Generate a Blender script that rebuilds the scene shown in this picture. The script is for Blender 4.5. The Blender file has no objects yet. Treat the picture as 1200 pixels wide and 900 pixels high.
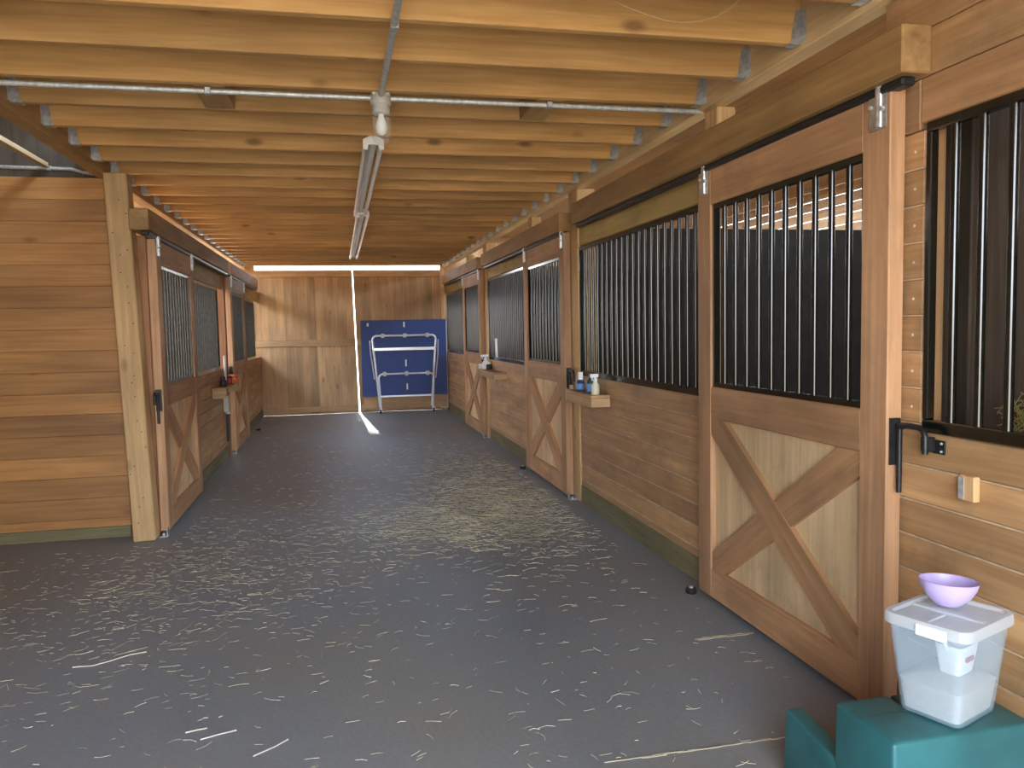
import bpy, bmesh, math, random
from mathutils import Vector, Matrix
random.seed(7)
S = bpy.context.scene
COL = S.collection
PI = math.pi

# ------------------------------------------------------------------ materials
def newmat(name):
    m = bpy.data.materials.new(name); m.use_nodes = True
    nt = m.node_tree
    return m, nt, nt.nodes['Principled BSDF']

def wood(name, dark, light, axis, rough=0.6, knots=0.55, grime=0.0, vary=0.35):
    """boards with grain along an axis (0,1,2); each board differs"""
    m, nt, b = newmat(name)
    N, L = nt.nodes.new, nt.links.new
    tc = N('ShaderNodeTexCoord'); geo = N('ShaderNodeNewGeometry'); oi = N('ShaderNodeObjectInfo')
    add = N('ShaderNodeMath'); add.operation = 'ADD'
    L(geo.outputs['Random Per Island'], add.inputs[0]); L(oi.outputs['Random'], add.inputs[1])
    mul = N('ShaderNodeMath'); mul.operation = 'MULTIPLY'; mul.inputs[1].default_value = 37.0
    L(add.outputs[0], mul.inputs[0])
    va = N('ShaderNodeVectorMath'); va.operation = 'ADD'
    L(tc.outputs['Object'], va.inputs[0]); L(mul.outputs[0], va.inputs[1])
    def mapped(along, across):
        mp = N('ShaderNodeMapping'); s = [across]*3; s[axis] = along
        mp.inputs['Scale'].default_value = s
        L(va.outputs[0], mp.inputs['Vector']); return mp
    n1 = N('ShaderNodeTexNoise'); n1.inputs['Scale'].default_value = 1; n1.inputs['Detail'].default_value = 6
    n1.inputs['Roughness'].default_value = 0.6; n1.inputs['Distortion'].default_value = 0.6
    L(mapped(1.6, 34).outputs[0], n1.inputs['Vector'])
    r1 = N('ShaderNodeValToRGB'); r1.color_ramp.elements[0].position = 0.3; r1.color_ramp.elements[1].position = 0.72
    r1.color_ramp.elements[0].color = (*dark, 1); r1.color_ramp.elements[1].color = (*light, 1)
    L(n1.outputs['Fac'], r1.inputs[0])
    # broad blotches
    n2 = N('ShaderNodeTexNoise'); n2.inputs['Scale'].default_value = 1; n2.inputs['Detail'].default_value = 3
    L(mapped(1.3, 5).outputs[0], n2.inputs['Vector'])
    mr = N('ShaderNodeMapRange'); mr.inputs[1].default_value = .3; mr.inputs[2].default_value = .7
    mr.inputs[3].default_value = .78; mr.inputs[4].default_value = 1.18
    L(n2.outputs['Fac'], mr.inputs[0])
    # per board tone
    wn = N('ShaderNodeTexWhiteNoise'); wn.noise_dimensions = '1D'; L(mul.outputs[0], wn.inputs['W'])
    mr2 = N('ShaderNodeMapRange'); mr2.inputs[3].default_value = 1-vary*.6; mr2.inputs[4].default_value = 1+vary*.5
    L(wn.outputs['Value'], mr2.inputs[0])
    mm = N('ShaderNodeMath'); mm.operation = 'MULTIPLY'; L(mr.outputs[0], mm.inputs[0]); L(mr2.outputs[0], mm.inputs[1])
    # knots
    vo = N('ShaderNodeTexVoronoi'); vo.inputs['Scale'].default_value = 1; vo.inputs['Randomness'].default_value = 1
    L(mapped(2.1, 4.6).outputs[0], vo.inputs['Vector'])
    kr = N('ShaderNodeValToRGB'); kr.color_ramp.elements[0].position = 0.05; kr.color_ramp.elements[1].position = 0.13
    kr.color_ramp.elements[0].color = (1,1,1,1); kr.color_ramp.elements[1].color = (0,0,0,1)
    L(vo.outputs['Distance'], kr.inputs[0])
    km = N('ShaderNodeMath'); km.operation = 'MULTIPLY'; km.inputs[1].default_value = knots
    L(kr.outputs[0], km.inputs[0])
    sc = N('ShaderNodeVectorMath'); sc.operation = 'SCALE'
    L(r1.outputs[0], sc.inputs[0]); L(mm.outputs[0], sc.inputs['Scale'])
    mx = N('ShaderNodeMix'); mx.data_type = 'RGBA'
    L(km.outputs[0], mx.inputs[0]); L(sc.outputs[0], mx.inputs[6])
    mx.inputs[7].default_value = (dark[0]*.35, dark[1]*.3, dark[2]*.3, 1)
    out = mx.outputs[2]
    if grime > 0:
        n3 = N('ShaderNodeTexNoise'); n3.inputs['Scale'].default_value = 2.3; n3.inputs['Detail'].default_value = 8
        n3.inputs['Roughness'].default_value = .7
        L(va.outputs[0], n3.inputs['Vector'])
        gr = N('ShaderNodeMapRange'); gr.inputs[1].default_value = .5; gr.inputs[2].default_value = .75
        gr.inputs[3].default_value = 0; gr.inputs[4].default_value = grime
        L(n3.outputs['Fac'], gr.inputs[0])
        m2 = N('ShaderNodeMix'); m2.data_type = 'RGBA'
        L(gr.outputs[0], m2.inputs[0]); L(out, m2.inputs[6]); m2.inputs[7].default_value = (.10, .085, .06, 1)
        out = m2.outputs[2]
    L(out, b.inputs['Base Color'])
    b.inputs['Roughness'].default_value = rough
    bp = N('ShaderNodeBump'); bp.inputs['Strength'].default_value = .25; bp.inputs['Distance'].default_value = .004
    L(n1.outputs['Fac'], bp.inputs['Height']); L(bp.outputs[0], b.inputs['Normal'])
    return m

def plain(name, col, rough=.5, metal=0.0, var=.15, scale=20, bump=0.0, spec=None, coat=0):
    m, nt, b = newmat(name)
    N, L = nt.nodes.new, nt.links.new
    tc = N('ShaderNodeTexCoord'); n = N('ShaderNodeTexNoise'); n.inputs['Scale'].default_value = scale; n.inputs['Detail'].default_value = 5
    L(tc.outputs['Object'], n.inputs['Vector'])
    r = N('ShaderNodeValToRGB'); r.color_ramp.elements[0].position = .3; r.color_ramp.elements[1].position = .7
    r.color_ramp.elements[0].color = (*[c*(1-var) for c in col], 1); r.color_ramp.elements[1].color = (*[min(1, c*(1+var)) for c in col], 1)
    L(n.outputs['Fac'], r.inputs[0]); L(r.outputs[0], b.inputs['Base Color'])
    b.inputs['Roughness'].default_value = rough; b.inputs['Metallic'].default_value = metal
    if spec is not None: b.inputs['Specular IOR Level'].default_value = spec
    if coat: b.inputs['Coat Weight'].default_value = coat
    if bump:
        bp = N('ShaderNodeBump'); bp.inputs['Strength'].default_value = bump; bp.inputs['Distance'].default_value = .005
        L(n.outputs['Fac'], bp.inputs['Height']); L(bp.outputs[0], b.inputs['Normal'])
    return m

CED_D, CED_L = (.385, .207, .087), (.58, .348, .165)
M = {}
M['siding'] = wood('siding_cedar', CED_D, CED_L, 1, .55, .5, .55)
M['siding_x'] = wood('siding_cedar_across', (.31,.135,.035), (.47,.23,.07), 0, .55, .6, .15)
M['door_z'] = wood('door_fir_upright', (.42,.22,.105), (.62,.36,.19), 2, .6, .3, .35)
M['door_y'] = wood('door_fir_level', (.39,.20,.09), (.58,.33,.165), 1, .6, .3, .4)
M['panel'] = wood('door_plywood', (.68,.45,.225), (.88,.65,.38), 2, .7, .35, .4)
M['beam_y'] = wood('beam_fir', (.35,.19,.065), (.51,.305,.115), 1, .65, .5, .3)
M['joist'] = wood('joist_pine', (.50,.255,.075), (.70,.41,.155), 0, .6, .75, 0, .3)
M['post_z'] = wood('post_fir', (.48,.29,.12), (.68,.45,.215), 2, .65, .6, .25)
M['post_red'] = wood('post_brown', (.27,.12,.05), (.42,.20,.09), 2, .65, .5, .2)
M['pale_y'] = wood('girder_pine', (.56,.38,.18), (.74,.54,.29), 1, .65, .4, 0)
M['pale_z'] = wood('stud_pine', (.55,.32,.14), (.75,.48,.24), 2, .65, .5, 0)
M['treated'] = wood('treated_sill', (.12,.105,.05), (.20,.17,.085), 1, .8, .1, .4)
M['treated_x'] = wood('treated_sill_across', (.12,.105,.05), (.20,.17,.085), 0, .8, .1, .4)
M['header'] = wood('header_board', (.43,.285,.095), (.60,.43,.16), 1, .65, .3, .3)
M['endboard'] = wood('end_door_board', (.42,.24,.11), (.58,.37,.19), 2, .7, .5, .3)
M['endboard_x'] = wood('end_door_rail', (.44,.26,.12), (.60,.39,.20), 0, .7, .3, .3)
M['deck'] = wood('loft_deck', (.24,.115,.035), (.36,.18,.06), 1, .7, .5, 0)
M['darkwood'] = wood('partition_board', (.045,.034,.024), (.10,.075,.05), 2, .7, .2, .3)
M['mat'] = plain('black_stall_mat', (.010,.0075,.0045), .8, 0, .3, 9, spec=.15)
M['black'] = plain('black_gloss_paint', (.006,.007,.006), .16, 0, .5, 40, spec=.8)
M['black_lit'] = plain('lit_black_paint', (.075,.08,.072), .3, 0, .4, 30, spec=.9)  # black paint lightened for the left bars; reflected light is in the colour
M['blackiron'] = plain('black_iron', (.022,.022,.024), .4, .3, .4, 60)
M['galv'] = plain('galvanised_steel', (.62,.64,.66), .38, .85, .25, 45)
M['galvd'] = plain('zinc_dull', (.58,.59,.57), .5, .5, .2, 60)
M['chrome'] = plain('bright_steel_tube', (.78,.79,.81), .28, .55, .06, 30)
M['white'] = plain('white_plastic', (.80,.80,.77), .4, 0, .04, 30)
M['cream'] = plain('cream_plastic', (.72,.68,.50), .4, 0, .06, 30)
M['greyfix'] = plain('fixture_grey', (.50,.48,.42), .5, .1, .1, 30)
M['whitefix'] = plain('fixture_white_enamel', (.86,.85,.79), .4, 0, .06, 12)
M['tube'] = plain('fluorescent_glass', (.90,.90,.87), .2, 0, .04, 8)
M['blue'] = plain('table_blue', (.022,.055,.225), .5, 0, .1, 4)
M['teal'] = plain('teal_plastic', (.022,.115,.122), .42, 0, .3, 6, .12)
M['bluelabel'] = plain('blue_label', (.12,.30,.62), .45, 0, .1, 50)
M['navy'] = plain('navy_plastic', (.02,.035,.13), .35, 0, .1, 30)
M['green'] = plain('dark_green_plastic', (.01,.05,.03), .35, 0, .1, 30)
M['orange'] = plain('orange_plastic', (.70,.16,.05), .45, 0, .1, 30)
M['red'] = plain('red_plastic', (.45,.03,.04), .45, 0, .1, 30)
M['tan'] = plain('tan_plastic', (.50,.33,.20), .5, 0, .1, 30)
M['dark'] = plain('dark_plastic', (.02,.02,.02), .45, 0, .1, 30)
M['lilac'] = plain('lilac_plastic', (.56,.45,.78), .32, 0, .03, 10)
M['straw'] = plain('straw', (.52,.46,.31), .7, 0, .35, 3)
M['strawpale'] = plain('straw_pale', (.66,.63,.52), .6, 0, .2, 3)
M['hay'] = plain('hay', (.40,.34,.10), .8, 0, .4, 3)
M['feed'] = plain('feed_powder', (.46,.40,.35), .9, 0, .1, 120)
M['shelf'] = wood('shelf_pine', (.42,.25,.11), (.60,.40,.20), 1, .6, .3, .1)
M['shelfx'] = wood('shelf_pine_end', (.50,.30,.15), (.68,.46,.25), 0, .6, .2, 0)
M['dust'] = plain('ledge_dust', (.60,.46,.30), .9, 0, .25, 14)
M['nail'] = plain('nail_head', (.70,.70,.68), .4, .4, .1, 20)

def floor_mat():
    m, nt, b = newmat('stall_mat_floor'); N, L = nt.nodes.new, nt.links.new
    tc = N('ShaderNodeTexCoord')
    n1 = N('ShaderNodeTexNoise'); n1.inputs['Scale'].default_value = 1.1; n1.inputs['Detail'].default_value = 8; n1.inputs['Roughness'].default_value = .65
    n2 = N('ShaderNodeTexNoise'); n2.inputs['Scale'].default_value = 55; n2.inputs['Detail'].default_value = 6
    L(tc.outputs['Object'], n1.inputs['Vector']); L(tc.outputs['Object'], n2.inputs['Vector'])
    r = N('ShaderNodeValToRGB'); r.color_ramp.elements[0].position = .3; r.color_ramp.elements[1].position = .72
    r.color_ramp.elements[0].color = (.180,.202,.222,1); r.color_ramp.elements[1].color = (.295,.322,.345,1)
    mx = N('ShaderNodeMath'); mx.operation = 'MULTIPLY_ADD'; mx.inputs[1].default_value = .35
    L(n2.outputs['Fac'], mx.inputs[0]); 
    s = N('ShaderNodeMath'); s.operation = 'MULTIPLY'; s.inputs[1].default_value = .65; L(n1.outputs['Fac'], s.inputs[0])
    L(s.outputs[0], mx.inputs[2]); L(mx.outputs[0], r.inputs[0])
    n3 = N('ShaderNodeTexNoise'); n3.inputs['Scale'].default_value = .55; n3.inputs['Detail'].default_value = 9; n3.inputs['Roughness'].default_value = .62
    L(tc.outputs['Object'], n3.inputs['Vector'])
    dm = N('ShaderNodeMapRange'); dm.inputs[1].default_value = .42; dm.inputs[2].default_value = .66; dm.inputs[4].default_value = .7
    L(n3.outputs['Fac'], dm.inputs[0])
    dx = N('ShaderNodeMix'); dx.data_type = 'RGBA'; L(dm.outputs[0], dx.inputs[0]); L(r.outputs[0], dx.inputs[6]); dx.inputs[7].default_value = (.23,.195,.14,1)
    L(dx.outputs[2], b.inputs['Base Color'])
    rr = N('ShaderNodeMapRange'); rr.inputs[3].default_value = .42; rr.inputs[4].default_value = .66
    L(n1.outputs['Fac'], rr.inputs[0]); L(rr.outputs[0], b.inputs['Roughness'])
    bp = N('ShaderNodeBump'); bp.inputs['Strength'].default_value = .3; bp.inputs['Distance'].default_value = .004
    L(n2.outputs['Fac'], bp.inputs['Height']); L(bp.outputs[0], b.inputs['Normal'])
    return m
M['floor'] = floor_mat()

def clear_mat(name, tint, opac, rough=.25):
    m, nt, b = newmat(name); N, L = nt.nodes.new, nt.links.new
    b.inputs['Base Color'].default_value = (*tint, 1); b.inputs['Roughness'].default_value = rough
    tr = N('ShaderNodeBsdfTransparent'); tl = N('ShaderNodeBsdfTranslucent'); tl.inputs['Color'].default_value = (*tint, 1)
    m1 = N('ShaderNodeMixShader'); m1.inputs[0].default_value = .45
    L(b.outputs[0], m1.inputs[1]); L(tl.outputs[0], m1.inputs[2])
    m2 = N('ShaderNodeMixShader'); m2.inputs[0].default_value = opac
    L(tr.outputs[0], m2.inputs[1]); L(m1.outputs[0], m2.inputs[2])
    L(m2.outputs[0], nt.nodes['Material Output'].inputs['Surface'])
    return m
M['frost'] = clear_mat('frosted_plastic', (.66,.84,.95), .265)
M['lid'] = clear_mat('frosted_lid', (.84,.88,.90), .70)
M['globe'] = clear_mat('clear_globe', (.85,.85,.80), .14, .08)

# ------------------------------------------------------------------ mesh tools
class MB:
    def __init__(s): s.bm = bmesh.new()
    def box(s, x0, x1, y0, y1, z0, z1, bev=0.0, seg=1):
        if x0 > x1: x0, x1 = x1, x0
        if y0 > y1: y0, y1 = y1, y0
        r = bmesh.ops.create_cube(s.bm, size=1, matrix=Matrix.Translation(((x0+x1)/2,(y0+y1)/2,(z0+z1)/2)) @ Matrix.Diagonal((x1-x0,y1-y0,z1-z0,1)))
        if bev:
            es = list({e for v in r['verts'] for e in v.link_edges})
            bmesh.ops.bevel(s.bm, geom=es, offset=bev, segments=seg, affect='EDGES', profile=.5)
        return s
    def cyl(s, p0, p1, r, n=12, r2=None):
        p0, p1 = Vector(p0), Vector(p1); d = p1-p0
        q = d.to_track_quat('Z', 'Y').to_matrix().to_4x4()
        bmesh.ops.create_cone(s.bm, cap_ends=True, segments=n, radius1=r, radius2=r if r2 is None else r2, depth=d.length, matrix=Matrix.Translation((p0+p1)/2) @ q)
        return s
    def tube(s, pts, r, n=10, cap=True):
        pts = [Vector(p) for p in pts]; rings = []
        up = None
        for i, p in enumerate(pts):
            t = (pts[min(i+1,len(pts)-1)]-pts[max(i-1,0)]).normalized()
            if up is None:
                up = Vector((0,0,1)) if abs(t.z) < .9 else Vector((1,0,0))
            a = t.cross(up).normalized(); up = a.cross(t).normalized()
            rings.append([s.bm.verts.new(p + a*r*math.cos(2*PI*k/n) + up*r*math.sin(2*PI*k/n)) for k in range(n)])
        for a, b in zip(rings, rings[1:]):
            for k in range(n): s.bm.faces.new((a[k], a[(k+1)%n], b[(k+1)%n], b[k]))
        if cap: s.bm.faces.new(rings[0][::-1]); s.bm.faces.new(rings[-1])
        return s
    def lathe(s, prof, c=(0,0,0), n=28):
        rings = []
        for (r, z) in prof:
            if r < 1e-6: rings.append([s.bm.verts.new((c[0], c[1], c[2]+z))])
            else: rings.append([s.bm.verts.new((c[0]+r*math.cos(2*PI*k/n), c[1]+r*math.sin(2*PI*k/n), c[2]+z)) for k in range(n)])
        for a, b in zip(rings, rings[1:]):
            for k in range(n):
                k2 = (k+1) % n
                if len(a) == 1 and len(b) == 1: continue
                if len(a) == 1: s.bm.faces.new((a[0], b[k], b[k2]))
                elif len(b) == 1: s.bm.faces.new((a[k], a[k2], b[0]))
                else: s.bm.faces.new((a[k], a[k2], b[k2], b[k]))
        return s
    def prism(s, poly, axis, a0, a1):
        """extrude a 2D polygon along axis; poly gives the other two axes in order"""
        def P(u, v, w): return {0:(w,u,v), 1:(u,w,v), 2:(u,v,w)}[axis]
        A = [s.bm.verts.new(P(u,v,a0)) for u,v in poly]; B = [s.bm.verts.new(P(u,v,a1)) for u,v in poly]
        n = len(poly)
        s.bm.faces.new(A[::-1]); s.bm.faces.new(B)
        for k in range(n): s.bm.faces.new((A[k], A[(k+1)%n], B[(k+1)%n], B[k]))
        return s
    def loft(s, rings, cap=True):
        R = [[s.bm.verts.new(p) for p in ring] for ring in rings]; n = len(R[0])
        for a, b in zip(R, R[1:]):
            for k in range(n): s.bm.faces.new((a[k], a[(k+1)%n], b[(k+1)%n], b[k]))
        if cap: s.bm.faces.new(R[0][::-1]); s.bm.faces.new(R[-1])
        return s
    def build(s, name, mat, parent=None, smooth=False, loc=None, kind=None, recalc=True):
        if recalc: bmesh.ops.recalc_face_normals(s.bm, faces=s.bm.faces)
        me = bpy.data.meshes.new(name); s.bm.to_mesh(me); s.bm.free()
        me.materials.append(M[mat] if isinstance(mat, str) else mat)
        if smooth:
            for p in me.polygons: p.use_smooth = True
            me.set_sharp_from_angle(angle=math.radians(40))
        o = bpy.data.objects.new(name, me); COL.objects.link(o)
        if parent: o.parent = parent
        if loc: o.location = loc
        if kind: o['kind'] = kind
        return o

def struct(mb, name, mat):
    d = getattr(mb, 'dust', None)
    n0 = len(mb.bm.faces)
    for b in d or []: mb.box(*b)
    o = mb.build(name, mat, kind='structure')
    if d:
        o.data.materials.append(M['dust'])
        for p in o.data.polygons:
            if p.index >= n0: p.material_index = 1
    return o
def tag(o, label, cat, group=None):
    o['label'] = label; o['category'] = cat
    if group: o['group'] = group
    return o
def thing(name, label, cat, loc=(0,0,0), rz=0, group=None):
    o = bpy.data.objects.new(name, None); COL.objects.link(o)
    o.location = loc; o.rotation_euler = (0,0,rz); o.empty_display_size = .1
    return tag(o, label, cat, group)
KIDS = {}
def kids(o): return [c for c in bpy.data.objects if c.parent == o]
def dup(o, loc=None, label=None, parent=None):
    c = o.copy(); COL.objects.link(c)
    if loc: c.location = loc
    if label: c['label'] = label
    if parent: c.parent = parent
    for ch in kids(o): dup(ch, parent=c)
    return c

def rrect(cx, cy, w, d, r, z, n=5, rot=0):
    pts = []
    for (sx, sy, a0) in ((1,1,0),(-1,1,90),(-1,-1,180),(1,-1,270)):
        for k in range(n+1):
            a = math.radians(a0+90*k/n)
            pts.append((sx*(w/2-r)+r*math.cos(a), sy*(d/2-r)+r*math.sin(a)))
    c, s_ = math.cos(rot), math.sin(rot)
    return [(cx+c*x-s_*y, cy+s_*x+c*y, z) for x, y in pts]

# ------------------------------------------------------------------ layout
P = 3.66                       # stall pitch
Y0 = 2.205                     # near edge of the first door on the right
YE = 13.19                     # end doors
XW, XD = 1.76, 1.693           # right wall plane, right door front plane
LW, LD = -1.195, -1.13         # the same on the left
LY0 = 5.585
XO_R, XO_L = 5.5, -5.0         # outer walls
YF = -1.3                      # open front of the barn
ZJ = 2.36                      # underside of joists
XJR, XJL = 1.733, -1.375

# ------------------------------------------------------------------ floor
struct(MB().box(XO_L, XO_R, YF-.3, YE+.1, -.12, 0), 'floor', 'floor')

# unseen pale slabs added on the stall floors to bounce fill light
M['bounce_bed'] = plain('pale_bounce_bed', (.74,.60,.40), .9, 0, .15, 25, .5)
for n in range(3): struct(MB().box(XW+.06, XO_R-.01, Y0+n*P+(.14 if n == 0 else .12), Y0+n*P+P+(.05 if n < 2 else -.05), .0005, .05, .01), 'floor', 'bounce_bed')
struct(MB().box(XO_L+.01, LW-.16, 5.69, 9.23, .0005, .05, .01), 'floor', 'bounce_bed')
struct(MB().box(XO_L+.01, LW-.16, 9.31, YE-.02, .0005, .05, .01), 'floor', 'bounce_bed')
# ------------------------------------------------------------------ right wall
def siding(mb, xf, y0, y1, z0, z1, s, h=.1125, t=.026, ztop=None, dust=False):
    z = ztop if ztop is not None else z1
    mb.dust = []
    while z > z0+.01:
        zb = max(z-h, z0)
        mb.box(xf, xf+s*t, y0, y1, zb+.001, z-.001, .005)
        z -= h
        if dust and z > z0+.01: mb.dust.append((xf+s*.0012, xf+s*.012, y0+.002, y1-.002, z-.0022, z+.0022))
    mb.box(xf+s*t, xf+s*(t+.012), y0, y1, z0, z1)
    return mb
for n in range(3):
    yb = Y0+n*P
    ye = yb+P-.17 if n < 2 else YE
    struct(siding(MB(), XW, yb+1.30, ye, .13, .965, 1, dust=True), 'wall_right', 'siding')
    struct(MB().box(XW-.004, XW+.04, yb+1.30, ye, 0, .135, .004), 'baseboard_right', 'treated')
    mb = MB().box(XW+.005, XW+.045, yb+(.06 if n else 0.1), ye, 1.915, 2.05, .004)
    struct(mb, 'trim_%d' % (n+1), 'header')
# wall in the foreground, around the barred opening
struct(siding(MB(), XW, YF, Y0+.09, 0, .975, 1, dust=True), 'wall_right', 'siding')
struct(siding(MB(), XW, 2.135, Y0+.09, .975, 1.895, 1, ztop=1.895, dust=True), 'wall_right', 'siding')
struct(MB().box(XW, XW+.038, YF, 2.155, 1.915, 2.05, .004), 'trim_4', 'door_y')
struct(MB().box(XW-.001, XW+.038, 2.157, Y0+.09, 1.897, 2.05, .004), 'trim_5', 'door_y')
struct(siding(MB(), XW, YF, Y0+.12, 2.052, 2.332, 1, h=.14, ztop=2.332), 'wall_right', 'siding')
# nail heads in the short boards
mb = MB()
z = 1.895
while z > 1.0:
    mb.cyl((XW-.002, 2.175, z-.06), (XW+.004, 2.175, z-.06), .0045, 8); z -= .1125
tag(mb.build('nail_heads', 'nail'), 'column of pale nail heads in the short boards beside the nearest grille', 'nails')['kind'] = 'stuff'

for n in range(3): struct(MB().box(XW-.008, XW+.04, Y0+n*P+(.1 if n == 0 else .06), Y0+n*P+1.295, 0, .05, .003), 'trim_%d' % (10+n), 'treated')  # unseen sills added behind the doors to block light under them
for n in range(2): struct(MB().box(LW+.006, LW-.04, (5.725 if n == 0 else LY0+P-.01), LY0+n*P+1.295, 0, .05, .003), 'trim_%d' % (14+n), 'treated')  # added light-blocking sills on the left
# partitions, outer wall and stall roof on the right
for n, yy in enumerate((2.28, 5.93, 9.59)):
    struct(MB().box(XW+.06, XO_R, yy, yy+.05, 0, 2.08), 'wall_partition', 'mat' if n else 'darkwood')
struct(MB().box(XO_R+.02, XO_R+.05, YF, YE, 0, 1.95).box(XO_R-.002, XO_R+.02, YF, YE, 0, 1.9), 'wall_outer_right', 'mat')
mb = MB(); z = 1.955
while z < 2.78:
    mb.box(XO_R, XO_R+.03, YF, YE, z, z+.104, .003); z += .112
struct(mb, 'wall_outer_right', 'siding')
def roof_with_fill_holes(x0, x1, y0, y1, zc, holes):
    mb = MB(); ys = sorted({y0, y1} | {h[2] for h in holes} | {h[3] for h in holes})
    for a, b in zip(ys, ys[1:]):
        hs = sorted([h for h in holes if h[2] <= a+1e-6 and h[3] >= b-1e-6]); x = x0
        for h in hs:
            mb.box(x, h[0], a, b, zc, zc+.06); x = h[1]
        mb.box(x, x1, a, b, zc, zc+.06)
    return mb
RH = [(3.35, 4.5, Y0+n*P+.5, Y0+n*P+3.3) for n in range(3)]  # openings added in the unseen stall roof to let in fill light
struct(roof_with_fill_holes(XJR+.09, XO_R+.06, YF, YE, 2.85, RH), 'ceiling', 'deck')

# ------------------------------------------------------------------ left side
struct(siding(MB(), LW, LY0+1.30, LY0+P-.02, .12, .955, -1), 'wall_left', 'siding')
struct(siding(MB(), LW, LY0+P+1.30, YE, .12, .955, -1), 'wall_left', 'siding')
struct(MB().box(LW+.004, LW-.04, LY0+1.30, LY0+P-.02, 0, .125, .004), 'baseboard_left', 'treated')
struct(MB().box(LW+.004, LW-.04, LY0+P+1.30, YE, 0, .125, .004), 'baseboard_left', 'treated')
struct(MB().box(LW-.005, LW-.045, 5.73, YE, 1.80, 1.965, .004), 'trim_6', 'header')
# cross wall that faces the camera
mb = MB(); z = 2.325
while z > .08:
    zb = max(z-.137, .075)
    mb.box(XO_L, -1.37, 5.60, 5.63, zb+.0004, z-.0004, .0022); z -= .137
mb.box(XO_L, -1.37, 5.63, 5.645, 0.07, 2.32)
struct(mb, 'wall_left', 'siding_x')
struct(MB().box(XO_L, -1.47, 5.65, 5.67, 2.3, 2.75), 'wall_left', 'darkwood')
struct(MB().box(XO_L, -1.37, 5.596, 5.64, 0, .075, .003), 'baseboard_left', 'treated_x')
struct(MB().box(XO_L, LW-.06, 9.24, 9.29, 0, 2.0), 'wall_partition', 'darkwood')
# outer wall on the left with one window opening for each stall
def wall_yz(x, t, y0, y1, z0, z1, holes):
    mb = MB(); ys = sorted({y0, y1} | {h[0] for h in holes} | {h[1] for h in holes})
    for a, b in zip(ys, ys[1:]):
        h = [h for h in holes if h[0] <= a+1e-6 and h[1] >= b-1e-6]
        if h: mb.box(x, x+t, a, b, z0, h[0][2]); mb.box(x, x+t, a, b, h[0][3], z1)
        else: mb.box(x, x+t, a, b, z0, z1)
    return mb
struct(wall_yz(XO_L-.05, .05, YF, YE, 0, 2.9, [(6.6, 8.2, 1.0, 2.0), (10.4, 12.2, 1.0, 2.0)]), 'wall_outer_left', 'siding')
LH = [(-4.8, -2.7, LY0+n*P+.5, LY0+n*P+3.3) for n in range(2)]  # roof openings added on the left too, for fill light
struct(roof_with_fill_holes(XO_L-.05, -1.40, 5.62, YE, 2.85, LH), 'ceiling', 'deck')
struct(MB().box(XO_L-.05, -1.46, YF, 5.62, 2.75, 2.81), 'ceiling', 'deck')
struct(MB().box(XO_L, -1.5, YF-.04, YF, 0, 2.81), 'wall_front', 'siding_x')
struct(MB().box(1.25, XO_R, YF-.04, YF, 0, 2.33).box(XW+.07, XO_R, YF-.04, YF, 2.33, 2.85), 'wall_front', 'siding_x')

# end wall outside the aisle: left part has a window opening, right part is closed
mb = MB()
for (a, b, c, d) in ((XO_L, -2.35, 0, 2.9), (-2.35, -1.40, 0, .95), (-2.35, -1.40, 1.95, 2.9), (-1.40, LW-.05, 0, 2.9)):
    mb.box(a, b, YE, YE+.05, c, d)
struct(mb, 'wall_back', 'endboard')
struct(MB().box(XW+.04, XO_R, YE, YE+.05, 0, 2.9).box(1.731, 1.86, YE+.036, YE+.05, 0, 2.7), 'wall_back', 'endboard')
# lintel over the end doors and an unseen overhang added outside to keep sun off the top gap
struct(MB().box(-1.5, 1.9, YE+.02, YE+.06, 2.43, 2.75).box(-1.5, 1.9, YE+.06, YE+1.6, 2.70, 2.75), 'wall_back', 'endboard_x')

# ------------------------------------------------------------------ end doors
def end_door(name, x0, x1, t0, t1):
    """x0..x1 at the foot, t0..t1 at the top: the two leaves do not hang quite plumb"""
    root = thing(name, '', 'door', (0, YE, 0)); del root['label']; del root['category']; root['kind'] = 'structure'
    k = round((x1-x0)/.125); mb = MB()
    f = lambda i: (x0+(x1-x0)*i/k, t0+(t1-t0)*i/k)
    for i in range(k):
        (a, ta), (b, tb_) = f(i), f(i+1)
        mb.prism([(a+.0007, .003), (b-.0007, .003), (tb_-.0007, 2.312), (ta+.0007, 2.312)], 1, 0, .022)
    mb.prism([(x0+.003, .004), (x1-.003, .004), (t1-.003, 2.31), (t0+.003, 2.31)], 1, .0225, .034)
    mb.build('board', 'endboard', root)
    r = MB()
    for z in (.03, 1.10, 2.20):
        u = (z+.05)/2.312
        r.box(x0+(t0-x0)*u+.012, x1+(t1-x1)*u-.012, -.022, -.001, z, z+.10, .004)
    r.build('rail', 'endboard_x', root)
    return root
end_door('door_1', -1.29, .306, -1.29, .262)
end_door('door_2', .328, 1.80, .274, 1.80)

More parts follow.
